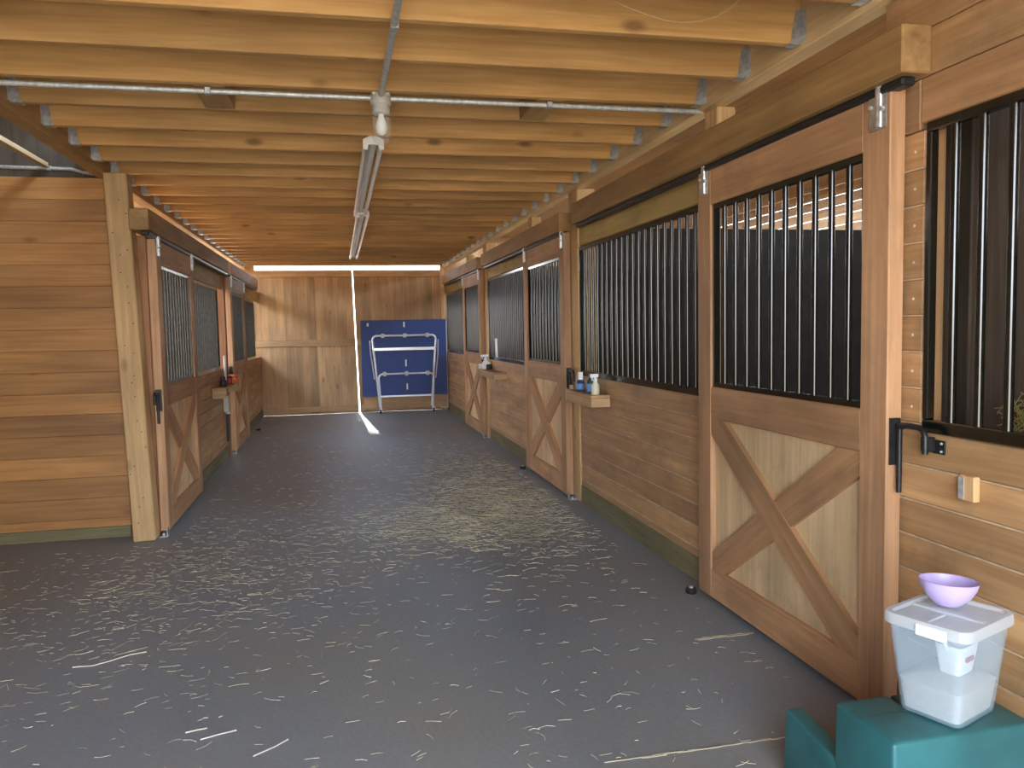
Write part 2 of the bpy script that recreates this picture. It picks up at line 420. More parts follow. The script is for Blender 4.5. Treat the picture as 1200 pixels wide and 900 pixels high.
# ------------------------------------------------------------------ stall doors
DW = 1.355
def clip(poly, axis, v, keep_gt):
    out = []
    for i in range(len(poly)):
        a, b = poly[i], poly[(i+1) % len(poly)]
        ina = (a[axis] > v) == keep_gt; inb = (b[axis] > v) == keep_gt
        if ina: out.append(a)
        if ina != inb:
            t = (v-a[axis])/(b[axis]-a[axis]); out.append((a[0]+t*(b[0]-a[0]), a[1]+t*(b[1]-a[1])))
    return out
def make_door(s, label, bm_='black'):
    """local origin: near bottom corner of the front face; front looks to -s x; +y goes away"""
    T = .055
    root = thing('stall_door', label, 'stall door', group='sliding stall doors')
    X = lambda a: s*a
    for (a, b) in ((0, .135), (1.225, DW)):
        MB().box(X(0), X(T), a, b, .025, 2.035, .004).build('stile', 'door_z', root)
    for nm, za, zb in (('top_rail', 1.868, 2.033), ('middle_rail', .882, 1.028), ('bottom_rail', .027, .166)):
        MB().box(X(.001), X(T-.001), .134, 1.226, za, zb, .004).build(nm, 'door_y', root)
    MB().box(X(.026), X(.040), .13, 1.23, .15, .89).build('plywood_panel', 'panel', root)
    # crossed braces, each with its grain along its length
    ya, yb, za, zb = .135, 1.225, .166, .882
    for k, up in enumerate((1, -1)):
        A = Vector((ya, za if up > 0 else zb)); B = Vector((yb, zb if up > 0 else za))
        d = (B-A).normalized(); nrm = Vector((-d.y, d.x)); w = .066; e = .3
        poly = [tuple(A-d*e+nrm*w), tuple(A-d*e-nrm*w), tuple(B+d*e-nrm*w), tuple(B+d*e+nrm*w)]
        for ax, v, g in ((0, ya, True), (0, yb, False), (1, za, True), (1, zb, False)): poly = clip(poly, ax, v, g)
        ang = math.atan2(d.y, d.x); c0 = (A+B)/2
        ca, sa = math.cos(-ang), math.sin(-ang)
        loc = [((p[0]-c0.x)*ca-(p[1]-c0.y)*sa, (p[0]-c0.x)*sa+(p[1]-c0.y)*ca) for p in poly]
        o = MB().prism(loc, 0, X(.003+.004*k), X(.030)).build('cross_brace', 'door_y', root)
        o.location = (0, c0.x, c0.y); o.rotation_euler = (ang, 0, 0)
    g = MB()
    g.box(X(.012), X(.040), .134, .152, 1.028, 1.868).box(X(.012), X(.040), 1.208, 1.226, 1.028, 1.868)
    g.box(X(.0115), X(.0405), .134, 1.226, 1.028, 1.050).box(X(.0115), X(.0405), .134, 1.226, 1.846, 1.868)
    gr = g.build('grille', bm_, root)
    for i in range(10):
        y = .152+1.056*(i+.85)/10.6
        MB().cyl((X(.026), y, 1.045), (X(.026), y, 1.85), .012, 12).build('bar', bm_, gr, smooth=True)
    for y in (.055, 1.285):
        h = MB().box(X(-.006), X(-.002), y-.04, y+.04, 1.92, 2.045).cyl((X(-.004), y-.008, 1.925), (X(-.004), y-.008, 2.05), .014, 10)
        h.box(X(-.006), X(.03), y+.02, y+.026, 2.03, 2.075)
        ho = h.build('hanger', 'galv', root, smooth=False)
        b = MB()
        for dy, dz in ((-.028, .06), (.028, .075), (0, .02)): b.cyl((X(-.016), y+dy, 1.92+dz), (X(-.004), y+dy, 1.92+dz), .007, 6)
        b.build('bolt', 'galvd', ho)
    # latch on the near edge
    la = MB().box(X(.008), X(.046), -.006, -.001, .86, 1.01).build('latch', 'blackiron', root)
    MB().cyl((X(.030), -.022, .775), (X(.030), -.022, .985), .0085, 10).build('rod', 'blackiron', la, smooth=True)
    MB().tube([(X(.028), -.02, .985), (X(.028), -.06, .992), (X(.026), -.112, .992), (X(.024), -.134, .984), (X(.024), -.142, .965), (X(.024), -.142, .915)], .0095, 10).build('hook', 'blackiron', la, smooth=True)
    return root
rdoor = make_door(1, 'large near sliding stall door with crossed braces beside the teal mounting block')
rdoor.location = (XD, Y0, 0)
dup(rdoor, (XD, Y0+P, 0), 'sliding stall door on the right past the shelf of spray bottles, near the loose hay')
dup(rdoor, (XD, Y0+2*P, 0), 'farthest sliding stall door on the right, next to the blue table')
ldoor = make_door(-1, 'sliding stall door on the left directly behind the big post at the cross wall', 'black_lit')
ldoor.location = (LD, LY0, 0); ldoor.scale = (1, 1, .955)
dup(ldoor, (LD, LY0+P, 0), 'farthest sliding stall door on the left, beside the end doors')

# ------------------------------------------------------------------ fixed grilles
def make_grille(s, length, z0, z1, label, spacing=.098, bm_='black', br=.0118):
    root = thing('window_grille', label, 'grille', group='black bar grilles')
    X = lambda a: s*a
    MB().box(X(0), X(.03), 0, length, z0-.004, z0+.036, .004).build('bottom_rail', 'black', root)
    MB().box(X(0), X(.03), 0, length, z1-.03, z1, .004).build('top_rail', 'black', root)
    for y in (0, length-.022): MB().box(X(.001), X(.029), y, y+.022, z0+.036, z1-.03, .003).build('side_rail', 'black', root)
    n = int((length-.03)/spacing)
    for i in range(n):
        y = length*(i+1)/(n+1)
        MB().cyl((X(.015), y, z0+.03), (X(.015), y, z1-.025), br, 12).build('bar', bm_, root, smooth=True)
    return root
g = make_grille(1, 2.03, .965, 1.908, 'long black bar grille between the near stall door and the shelf of spray bottles')
g.location = (XW-.004, Y0+1.45, 0)
dup(g, (XW-.004, Y0+P+1.45, 0), 'black bar grille on the right past the middle stall door, above the small far shelf')
dup(g, (XW-.004, Y0+2*P+1.45, 0), 'farthest black bar grille on the right, behind the blue table edge')
g2 = make_grille(-1, 1.72, .955, 1.795, 'black bar grille on the left between the first stall door and the thin post', bm_='black_lit')
g2.location = (LW+.004, LY0+1.40, 0)
dup(g2, (LW+.004, LY0+P+1.40, 0), 'farthest black bar grille on the left, in the stall next to the end doors')
g3 = make_grille(1, 1.55, .978, 1.913, 'black bar grille at the right edge, nearest the camera, above the feed bin', .104, br=.0135)
g3.location = (XW-.006, .575, 0)

# ------------------------------------------------------------------ posts
def post(x0, x1, y0, y1, z1, label, mat='post_z', name='post', z0=0):
    root = MB().box(0, x1-x0, 0, y1-y0, z0, z1, .006).build(name, mat, loc=(x0, y0, 0))
    return tag(root, label, 'post', 'upright wooden posts')
post(XW-.008, XW+.132, Y0+P-.165, Y0+P+.05, 2.336, 'right side post beside the shelf of spray bottles, rising to the girder')
post(XW-.008, XW+.132, Y0+2*P-.165, Y0+2*P+.05, 2.336, 'right side post beside the small far shelf')
for n, lab in enumerate(('short stub post showing above the beam over the near stall door', 'stub post showing above the beam over the middle right stall door', 'farthest stub post above the beam over the last right stall door')):
    post(XW+.006, XW+.10, Y0+n*P+1.30, Y0+n*P+1.43, 2.336, lab, z0=2.051)
o = post(-1.375, -1.24, 5.42, 5.56, 2.33, 'big square post with nail holes at the end of the left cross wall')
o.rotation_euler = (0, math.radians(-1.6), 0); o.location.x = -1.318
dots = MB(); random.seed(3)
for k in range(22):
    x = random.uniform(.015,.12); zz = .12+k*.098+random.uniform(-.04,.04)
    dots.cyl((x, -.0012, zz), (x, .004, zz), .0042, 8)
dots.build('nail_hole', 'dark', o)['kind'] = 'stuff'
post(LW-.06, -1.168, LY0+P-.225, LY0+P-.12, 1.965, 'thin post between the two left stalls, beside the small left shelf', 'post_red')
post(LW-.15, LW+.005, 5.60, 5.72, 1.965, 'dark jamb post between the big post and the first left stall door', 'post_red')
post(1.672, 1.731, YE-.12, YE-.05, 2.54, 'slim post in the right corner by the end doors', 'pale_z')
# stud behind the near grille
post(XW+.04, XW+.085, 2.142, 2.20, 2.3, 'pale stud standing behind the bars of the nearest grille', 'pale_z', 'stud')
post(XW+.22, XW+.29, 2.19, 2.26, 2.3, 'dim stud in the stall behind the second bar of the nearest grille', 'darkwood', 'stud')

# ------------------------------------------------------------------ track beams
def track_beam(x0, x1, y0, y1, z0, z1, xt, label):
    root = thing('track_beam', label, 'beam', (0, y0, z0), group='beams that carry the sliding door tracks')
    MB().box(x0, x1, 0, y1-y0, 0, z1-z0, .005).build('timber', 'beam_y', root)
    MB().box(xt-.024, xt+.024, .03, y1-y0-.03, -.028, -.001, .006).build('track', 'blackiron', root)
    return root
track_beam(1.655, 1.757, 2.108, 5.54, 2.052, 2.194, 1.705, 'nearest right track beam, its sawn end above the near stall door')
track_beam(1.655, 1.757, 5.85, 9.20, 2.045, 2.182, 1.705, 'middle right track beam starting at the post beside the spray bottles')
track_beam(1.655, 1.757, 9.51, 12.75, 2.045, 2.182, 1.705, 'farthest right track beam, above the stall beside the blue table')
track_beam(-1.235, -1.118, 5.36, 9.09, 1.972, 2.107, -1.150, 'near left track beam starting beside the big post')
track_beam(-1.235, -1.118, 9.25, 12.3, 1.972, 2.107, -1.150, 'far left track beam ending near the end doors')

# ------------------------------------------------------------------ ceiling
struct(MB().box(XJL-.12, XJR+.12, 1.1, YE+.02, ZJ+.19, ZJ+.215), 'ceiling', 'deck')
struct(MB().box(XJL-.12, XJR+.12, YF, 1.1, ZJ+.19, ZJ+.215), 'ceiling', 'deck')
tag(MB().box(XJR, XJR+.085, YF, YE, 2.338, 2.548, .004).build('girder', 'pale_y'), 'long right girder holding the joist ends, pale underside', 'girder')
tag(MB().box(XJL-.085, XJL, YF, YE, 2.325, 2.548, .004).build('girder', 'beam_y'), 'long left girder holding the joist ends above the left stalls', 'girder')
ordn = ['first','second','third','fourth','fifth','sixth','seventh','eighth','ninth','tenth','eleventh','twelfth','thirteenth','fourteenth','fifteenth','sixteenth','seventeenth','eighteenth','nineteenth','twentieth','twenty-first','twenty-second','twenty-third','twenty-fourth','twenty-fifth','twenty-sixth','twenty-seventh']
proto = None
for k in range(-1, 26):
    y = 2.783+.4064*k
    idx = k+1
    if idx < 3: lab = 'golden pine ceiling joist, %s from the camera, before the cross conduit' % ordn[idx]
    elif idx < 13: lab = 'golden pine ceiling joist, %s from the camera, between cross conduit and mid aisle' % ordn[idx]
    else: lab = 'golden pine ceiling joist, %s from the end doors' % ordn[25-k]
    if proto is None:
        proto = thing('ceiling_joist', lab, 'joist', (0, y, ZJ), group='ceiling joists over the aisle')
        MB().box(XJL+.002, XJR-.002, -.02, .02, 0, .19, .003).build('board', 'joist', proto)
        for (xa, sg) in ((XJL, 1), (XJR, -1)):
            h = MB().box(xa+sg*.001, xa+sg*.045, -.024, .024, -.004, -.0015)
            for yy in (-.0245, .0215):
                a0 = xa+sg*.001
                h.prism([(a0, -.004), (a0+sg*.045, -.004), (a0+sg*.022, .12), (a0, .12)], 1, yy, yy+.003)
            for yy in (-.055, .0245): h.box(xa-sg*(-.0005), xa+sg*.003, yy, yy+.03, .0, .12)
            h.build('joist_hanger', 'galv', proto)
    else:
        dup(proto, (random.uniform(-.001,.001), y, ZJ), lab)
# blocks between joists under the cross conduit
for (x, lab) in ((-.56, 'small wood block between joists left of the jar light'), (.93, 'small wood block between joists right of the jar light')):
    tag(MB().box(0, .13, 0, .36, 0, .07, .003).build('ceiling_block', 'beam_y', loc=(x, 3.62, ZJ+.001)), lab, 'block')

# conduits and lights
def conduit(pts, label, clips, r=.0115):
    root = thing('conduit', label, 'conduit', pts[0])
    o = Vector(pts[0]); MB().tube([Vector(p)-o for p in pts], r, 10).build('pipe', 'galvd', root, smooth=True)
    for c in clips:
        q = Vector(c)-o
        MB().box(q.x-.014, q.x+.014, q.y-.014, q.y+.014, q.z-.014, q.z+.016, .003).build('clip', 'galv', root)
conduit([(XJL-.1, 3.632, 2.341), (.18, 3.632, 2.341)], 'thin metal conduit running left from the jar light across the joists', [(-.50, 3.632, 2.341)])
conduit([(.262, 3.632, 2.341), (XJR+.02, 3.632, 2.341)], 'thin metal conduit running right from the jar light across the joists', [(.99, 3.632, 2.341)])
conduit([(.226, .9, 2.3462), (.222, 2.5, 2.3462), (.221, 3.58, 2.3462)], 'metal conduit overhead running from the camera to the jar light', [(.224, 2.78, 2.345)], .0135)
conduit([(-3.2, 5.638, 2.405), (-1.62, 5.638, 2.385), (-1.55, 5.62, 2.362), (-1.48, 5.58, 2.35)], 'pale conduit along the top of the left cross wall', [(-1.75, 5.638, 2.387)])
tag(MB().box(-.02, .02, 0, 1.9, -.015, .015, .002).build('batten', 'pale_y', loc=(-1.76, 3.7, 2.40)), 'loose pale batten above the left cross wall', 'batten')

jar = thing('jar_light', 'glass jar light with white bulb at the conduit crossing', 'light', (.221, 3.632, 2.358))
MB().lathe([(0,0),(.044,0),(.046,-.004),(.046,-.045),(.040,-.05),(0,-.05)], n=24).build('junction_box', 'greyfix', jar, smooth=True)
MB().lathe([(0,-.048),(.036,-.048),(.039,-.052),(.039,-.082),(.034,-.086),(0,-.086)], n=24).build('collar', 'greyfix', jar, smooth=True)
for a in range(4):
    MB().box(.043*math.cos(a*PI/2+.785)-.008, .043*math.cos(a*PI/2+.785)+.008, .043*math.sin(a*PI/2+.785)-.008, .043*math.sin(a*PI/2+.785)+.008, -.012, .001, .002).build('mounting_ear', 'greyfix', jar)
MB().lathe([(.036,-.084),(.041,-.10),(.043,-.13),(.042,-.175),(.034,-.205),(.018,-.219),(0,-.223)], n=28).build('glass_jar', 'globe', jar, smooth=True)
MB().lathe([(0,-.084),(.012,-.086),(.013,-.10),(.024,-.125),(.027,-.145),(.022,-.165),(.010,-.175),(0,-.177)], n=24).build('bulb', 'white', jar, smooth=True)

def strip_light(y0, y1, x, label):
    root = thing('strip_light', label, 'light', (x, y0, ZJ), group='fluorescent strip lights')
    L = y1-y0
    MB().prism([(-.022,0),(.022,0),(.022,-.03),(.012,-.045),(-.012,-.045),(-.022,-.03)], 1, .012, L-.012).build('housing', 'whitefix', root)
    for y in (0, L-.02):
        MB().prism([(-.055,-.022),(-.055,-.072),(-.032,-.076),(-.026,-.048),(.026,-.048),(.032,-.076),(.055,-.072),(.055,-.022),(.024,-.004),(-.024,-.004)], 1, y, y+.02).build('end_cap', 'whitefix', root)
    for sx in (-1, 1):
        MB().cyl((sx*.042, .018, -.05), (sx*.042, L-.018, -.05), .0135, 12).build('tube', 'tube', root, smooth=True)
strip_light(4.39, 6.93, .222, 'near fluorescent strip light under the joists, past the jar light')
strip_light(6.97, 11.0, .245, 'far fluorescent strip light under the joists, toward the end doors')
tag(MB().tube([(.95,2.7605,2.49),(1.0,2.7605,2.464),(1.06,2.7605,2.443),(1.126,2.7605,2.425),(1.19,2.7605,2.411),(1.257,2.7605,2.408),(1.33,2.7605,2.418),(1.391,2.7605,2.438),(1.45,2.7605,2.475),(1.50,2.7605,2.52)], .0025, 6).build('twine', 'pale_y', smooth=True), 'thin loop of twine hanging from the nearest joists at the top', 'twine')

# ------------------------------------------------------------------ small hardware
def guide(x, y, s, label):
    root = thing('door_guide', label, 'door guide', (x, y, 0), group='steel floor guides')
    MB().box(-.03, .03, -.028, .028, 0, .004).box(-.03, -.026, -.028, .028, .003, .055).box(.026, .03, -.028, .028, .003, .055).build('bracket', 'galv', root)
    MB().cyl((0,0,.004),(0,0,.02), .008, 8).build('bolt', 'galvd', root)
guide(XD+.03, Y0+P-.045, 1, 'galvanised floor guide at the foot of the middle right stall door')
guide(XD+.03, Y0+2*P-.045, 1, 'galvanised floor guide at the foot of the farthest right stall door')
guide(LD-.03, LY0-.045, 1, 'galvanised floor guide at the foot of the first left stall door')
guide(LD-.03, LY0+P-.045, 1, 'galvanised floor guide at the foot of the farthest left stall door')
def roller(x, y, label):
    root = thing('stay_roller', label, 'roller', (x, y, 0), group='black stay rollers')
    MB().lathe([(0,0),(.026,0),(.028,.004),(.028,.022),(.024,.026),(0,.026)], n=20).build('wheel', 'dark', root, smooth=True)
    MB().lathe([(0,.024),(.010,.024),(.010,.034),(0,.034)], n=12).build('bolt', 'nail', root)
roller(XD-.032, Y0+DW+.02, 'black stay roller on the floor at the far foot of the near stall door')
roller(XD-.032, Y0+P+DW+.02, 'black stay roller at the far foot of the middle right stall door')
roller(LD+.032, LY0+P+DW+.7, 'black stay roller near the foot of the far left stall')

ct = thing('latch_keeper', 'black latch keeper on the wall under the nearest grille', 'latch', (XW, 2.052, .935))
MB().box(-.006, -.001, -.026, .026, -.02, .022, .001).build('plate', 'blackiron', ct)
MB().box(-.042, -.005, .012, .034, -.015, .03, .003).build('socket', 'blackiron', ct)
b = MB()
for dz in (-.011, .013): b.cyl((-.010, -.014, dz), (-.005, -.014, dz), .004, 6)
b.build('screw', 'nail', ct)
bk = thing('strike_block', 'little wood block with a metal strike on the wall above the feed bin', 'block', (XW, 1.895, .80))
MB().box(-.022, -.001, 0, .055, 0, .072, .002).build('wood_block', 'pale_z', bk)
MB().box(-.0245, -.0225, .036, .056, .004, .066).build('strike_plate', 'galvd', bk)

# ------------------------------------------------------------------ shelves and what stands on them
def shelf(x0, x1, y0, y1, z0, z1, label, group='wall shelves'):
    root = thing('wall_shelf', label, 'shelf', (x0, y0, z0), group=group)
    w, d, h = x1-x0, y1-y0, z1-z0
    MB().box(0, w, .0, d, h-.02, h, .002).build('board', 'shelf', root)
    MB().box(0, .018, .019, d-.019, 0, h-.021, .002).build('front_board', 'shelf', root)
    for y in (0, d-.018): MB().box(0, w, y, y+.018, 0, h-.021, .002).build('end_board', 'shelfx', root)
    return root
shelf(1.622, 1.757, 5.02, 5.62, .785, .866, 'pine wall shelf holding spray bottles below the long right grille')
shelf(1.622, 1.757, 8.35, 9.42, .775, .85, 'small far pine shelf on the right with white bottles')
shelf(-1.19, -1.06, 8.05, 9.05, .70, .80, 'pine shelf on the left wall with an orange tub on it')
def bottle(name, x, y, z, r, h, mb_, mc, label, capr=.5, caph=.3, lab=None, grp=None):
    root = thing(name, label, name, (x, y, z), group=grp)
    hb = h*(1-caph)
    MB().lathe([(0,0),(r*.95,0),(r,.006),(r,hb*.78),(r*.8,hb*.9),(r*capr,hb),(0,hb)], n=20).build('body', mb_, root, smooth=True)
    MB().lathe([(0,hb),(r*capr*1.15,hb),(r*capr*1.1,h),(0,h)], n=16).build('cap', mc, root, smooth=True)
    if lab: MB().lathe([(r*1.01,hb*.15),(r*1.015,hb*.16),(r*1.015,hb*.65),(r*1.01,hb*.66)], n=20).build('label_band', lab, root, smooth=True)
    return root
def spray(x, y, z, r, h, mb_, label, lab=None):
    root = thing('spray_bottle', label, 'bottle', (x, y, z))
    hb = h*.62
    MB().lathe([(0,0),(r*.95,0),(r,.006),(r,hb*.7),(r*.75,hb*.85),(r*.4,hb),(0,hb)], n=20).build('body', mb_, root, smooth=True)
    t = MB().lathe([(0,hb),(r*.5,hb),(r*.5,hb+.018),(r*.3,hb+.02),(r*.3,h*.85),(0,h*.85)], n=14)
    t.box(-r*.30, r*.30, -r*1.5, r*.9, h*.83, h, .004)
    tr = t.build('trigger_head', 'white', root)
    MB().tube([(0,-r*.9,h*.84),(0,-r*1.0,h*.76),(0,-r*.8,h*.68)], .005, 8).build('trigger', 'white', tr, smooth=True)
    if lab: MB().lathe([(r*1.01,hb*.12),(r*1.015,hb*.13),(r*1.015,hb*.6),(r*1.01,hb*.61)], n=20).build('label_band', lab, root, smooth=True)
    root.rotation_euler = (0, 0, math.radians(-70))
    return root
ZS = .867
bottle('jar', 1.665, 5.595, ZS, .018, .03, 'tan', 'tan', 'tiny tan jar at the far end of the spray bottle shelf', .9, .3)
bottle('bottle', 1.715, 5.52, ZS, .022, .075, 'navy', 'navy', 'short navy bottle behind the blue bottle on the right shelf', .5, .25, 'white')
bottle('bottle', 1.672, 5.41, ZS, .027, .135, 'navy', 'white', 'blue bottle with a tall white cap on the right shelf', .62, .40, 'bluelabel')
bottle('bottle', 1.69, 5.235, ZS, .018, .10, 'cream', 'white', 'narrow cream bottle in the middle of the right shelf', .5, .25)
bottle('bottle', 1.668, 5.165, ZS, .026, .135, 'green', 'green', 'dark green bottle with a blue label on the right shelf', .45, .25, 'bluelabel')
spray(1.672, 5.075, ZS, .028, .138, 'cream', 'cream spray bottle with a white trigger at the near end of the right shelf')
spray(1.69, 9.22, .851, .04, .17, 'white', 'white spray bottle on the small far right shelf')
bottle('jar', 1.665, 9.36, .851, .035, .055, 'white', 'white', 'small white jar beside the spray bottle on the far right shelf', .9, .25)
bottle('bottle', 1.71, 9.1, .851, .035, .09, 'dark', 'white', 'dark bottle with white cap on the far right shelf', .6, .3)
tag(MB().cyl((0,0,0),(.0,.03,.21), .013, 10).build('white_stick', 'white', smooth=True, loc=(1.7425, 8.80, 1.0)), 'white stick hung upright on the bars above the far right shelf', 'stick')
bottle('tub', -1.10, 8.93, .801, .05, .09, 'orange', 'orange', 'orange tub on the small left shelf', .9, .25)
bottle('bottle', -1.12, 8.76, .801, .03, .08, 'red', 'dark', 'small red bottle beside the orange tub on the left shelf', .6, .3)
bottle('bottle', -1.12, 8.30, .801, .035, .10, 'dark', 'dark', 'dark bottle at the near end of the left shelf', .6, .3)
tag(MB().cyl((0,0,0),(0,-.03,.30), .012, 10).build('white_stick', 'white', smooth=True, loc=(-1.135, 8.60, .80)), 'white stick standing on the left shelf against the grille', 'stick')
hl = thing('hand_tool', 'grey handled tool with long dark rod hanging under the left shelf', 'tool', (-1.164, 8.83, .33))
MB().box(-.03, .03, -.05, .05, .17, .345, .008).build('head', 'greyfix', hl)
MB().cyl((0,0,-.14),(0,0,.175), .014, 10).build('rod', 'dark', hl, smooth=True)
MB().lathe([(0,0),(.022,.005),(.024,.02),(.015,.034),(0,.036)], c=(.01,0,.145), n=14).build('knob', 'white', hl, smooth=True)

# ------------------------------------------------------------------ folded table by the end doors
tb = thing('table_tennis_table', 'blue folded table tennis table with silver leg frames by the end doors', 'table', (1.046, 12.93, 0))
W2 = .683
MB().box(-W2, W2, 0, .022, .275, 1.495, .004).build('table_top', 'blue', tb)
MB().box(-W2+.02, W2+.006, .055, .075, .05, 1.48, .004).build('rear_half', 'endboard_x', tb)
e = MB().box(W2+.0065, W2+.016, .05, .078, .05, 1.48).box(W2-.12, W2+.006, .05, .0545, .05, .062)
e.build('edge_strip', 'white', tb)
def arc_frame(x0, x1, ztop, zbot, y, r=.016, rc=.07, lean=0):
    pts = [(x0+lean, y, zbot)]
    pts.append((x0, y, ztop-rc))
    for k in range(1, 6): a = math.radians(180-18*k); pts.append((x0+rc+rc*math.cos(a), y, ztop-rc+rc*math.sin(a)))
    pts.append((x1-rc, y, ztop))
    for k in range(1, 6): a = math.radians(90-18*k); pts.append((x1-rc+rc*math.cos(a), y, ztop-rc+rc*math.sin(a)))
    pts.append((x1-lean, y, zbot))
    return pts
MB().tube(arc_frame(-.505, .505, 1.245, .10, -.035, .018, .07, .09), .018, 10).build('leg_frame', 'chrome', tb, smooth=True)
MB().tube(arc_frame(-.425, .455, .635, .03, -.075, .016, .07, .03), .016, 10).build('leg_frame', 'chrome', tb, smooth=True)
MB().box(-.495, .495, -.055, -.02, 1.005, 1.055, .006).build('crossbar', 'chrome', tb)
MB().box(-.40, .42, -.088, -.063, .262, .292, .005).build('crossbar', 'chrome', tb)
for x in (-.545, .545):
    MB().tube([(x, -.03, 1.17), (x*.985, -.035, .95), (x*.90, -.05, .55)], .009, 8).build('folding_stay', 'chrome', tb, smooth=True)
for (z, y, xs) in ((1.245, -.035, (-.34, .01, .37)), (.635, -.075, (-.33, .02, .36))):
    for x in xs: MB().box(x-.026, x+.026, y-.024, -.001, z-.034, z+.034, .004).build('clamp', 'galvd', tb)
for (x, z, h) in ((.005, 1.42, .085), (.02, .80, .11), (.03, .42, .10)): MB().box(x-.012, x+.012, -.006, -.001, z-h/2, z+h/2, .002).build('hinge', 'white', tb)
MB().box(-.585, -.555, -.006, -.001, 1.40, 1.45, .002).build('hinge', 'white', tb)
for x in (-.41, .44):
    c = MB().cyl((x-.014, -.10, .032), (x+.014, -.10, .032), .031, 16).build('caster', 'dark', tb, smooth=True)
    MB().box(x-.022, x-.017, -.12, -.075, .03, .085).box(x+.017, x+.022, -.12, -.075, .03, .085).box(x-.022, x+.022, -.12, -.055, .08, .088).build('fork', 'galv', c)

# ------------------------------------------------------------------ mounting block, feed bin, bowl
blk = thing('mounting_block', 'teal plastic two step mounting block on the floor at the lower right', 'mounting block', (0, 0, 0))
def bevel_prism(poly, axis, a0, a1, bev=.012):
    mb = MB().prism(poly, axis, a0, a1)
    bmesh.ops.bevel(mb.bm, geom=list(mb.bm.edges), offset=bev, segments=3, affect='EDGES', profile=.6)
    return mb
BX0, BX1 = 1.228, 1.617
bevel_prism([(1.542,0),(1.558,.34),(1.700,.34),(1.735,0)], 0, BX0, BX1).build('top_step', 'teal', blk, smooth=True)
tongue = [(1.545,0),(1.558,.3385),(1.778,.3385),(1.792,0)]
for a, b in ((BX0-.003, 1.378), (1.497, BX1+.003)):
    bevel_prism(tongue, 0, a, b, .010).build('side_block', 'teal', blk, smooth=True)
bevel_prism([(1.70,0),(1.71,.10),(1.985,.10),(2.0,0)], 0, 1.27, 1.575, .01).build('lower_step', 'teal', blk, smooth=True)
for a, b in ((BX0-.003, 1.280), (1.568, BX1+.003)):
    bevel_prism([(1.76,0),(1.77,.182),(2.013,.209),(2.026,0)], 0, a, b, .009).build('side_cheek', 'teal', blk, smooth=True)

BZ = .3405
# near base corner (1.412,1.579), left (1.352,1.70), right (1.586,1.649)
bc = Vector((1.468, 1.672)); rot = math.radians(22)
bn = thing('feed_bin', 'frosted plastic feed bin with a hinged lid on the teal mounting block', 'bin', (bc.x, bc.y, BZ), rot)
def ring(w, d, r, z): return rrect(0, 0, w, d, r, z)
bw, bd = .185, .150
prof = [(0.0, bw, bd), (.235, bw+.052, bd+.048)]
outer = [ring(bw, bd, .02, .004), ring(bw+.05, bd+.048, .028, .232)]
inner = [ring(bw+.044, bd+.042, .026, .232), ring(bw-.006, bd-.006, .018, .009)]
MB().loft(outer+inner).build('tub', 'frost', bn, smooth=True)
lw, ld = bw+.068, bd+.066
r_ = [ring(lw-.012, ld-.012, .03, .222), ring(lw, ld, .034, .226), ring(lw, ld, .034, .246), ring(lw-.006, ld-.006, .032, .252), ring(lw-.028, ld-.028, .026, .252), ring(lw-.032, ld-.032, .024, .243), ring(.01,.01,.003,.243)]
r_ += [ring(.01,.01,.003,.239), ring(lw-.03, ld-.03, .026, .236)]
lid = MB().loft(r_, cap=False).build('lid', 'lid', bn, smooth=True)
MB().box(-.012, .012, -ld/2+.02, ld/2-.02, .2435, .250, .003).build('ridge', 'lid', lid)
MB().box(-lw/2+.012, -.02, -.004, .004, .2435, .249, .002).build('ridge', 'lid', lid)
MB().box(-lw/2-.006, -lw/2+.004, -.06, .015, .218, .246, .003).build('clasp', 'white', lid)
fd = MB().loft([ring(bw-.014, bd-.014, .016, .0095), ring(bw+.006, bd+.006, .018, .085), ring(bw-.03, bd-.03, .018, .097), ring(.02,.02,.005,.10)]).build('feed', 'feed', loc=(bc.x, bc.y, BZ), smooth=True)
fd.rotation_euler = (0,0,rot); tag(fd, 'pale powdery feed filling the bottom third of the frosted bin', 'feed'); fd['kind'] = 'stuff'
sc = thing('feed_scoop', 'white scoop lying on the feed inside the frosted bin', 'scoop', (bc.x+.02, bc.y-.005, BZ+.099), rot)
MB().loft([rrect(0,0,.075,.05,.012,.001), rrect(0,0,.095,.07,.014,.075), rrect(0,0,.089,.064,.012,.075), rrect(0,0,.069,.044,.010,.006)]).build('cup', 'white', sc, smooth=True)
MB().tube([(-.045,0,.066),(-.058,0,.082),(-.062,0,.108)], .007, 8).build('handle', 'white', sc, smooth=True)
MB().box(-.018, .018, -.0345, -.030, .035, .046).build('red_mark', 'red', sc)
bl = MB().lathe([(0,0),(.034,0),(.038,.003),(.060,.020),(.077,.045),(.083,.062),(.0845,.066),(.081,.066),(.075,.046),(.058,.024),(.035,.0075),(0,.007)], n=40).build('bowl', 'lilac', smooth=True, loc=(1.496, 1.708, BZ+.2535))
tag(bl, 'lilac plastic bowl resting on the lid of the feed bin', 'bowl')
bl.scale = (.83, .83, .95); bl.rotation_euler = (math.radians(-2), math.radians(3), 0)

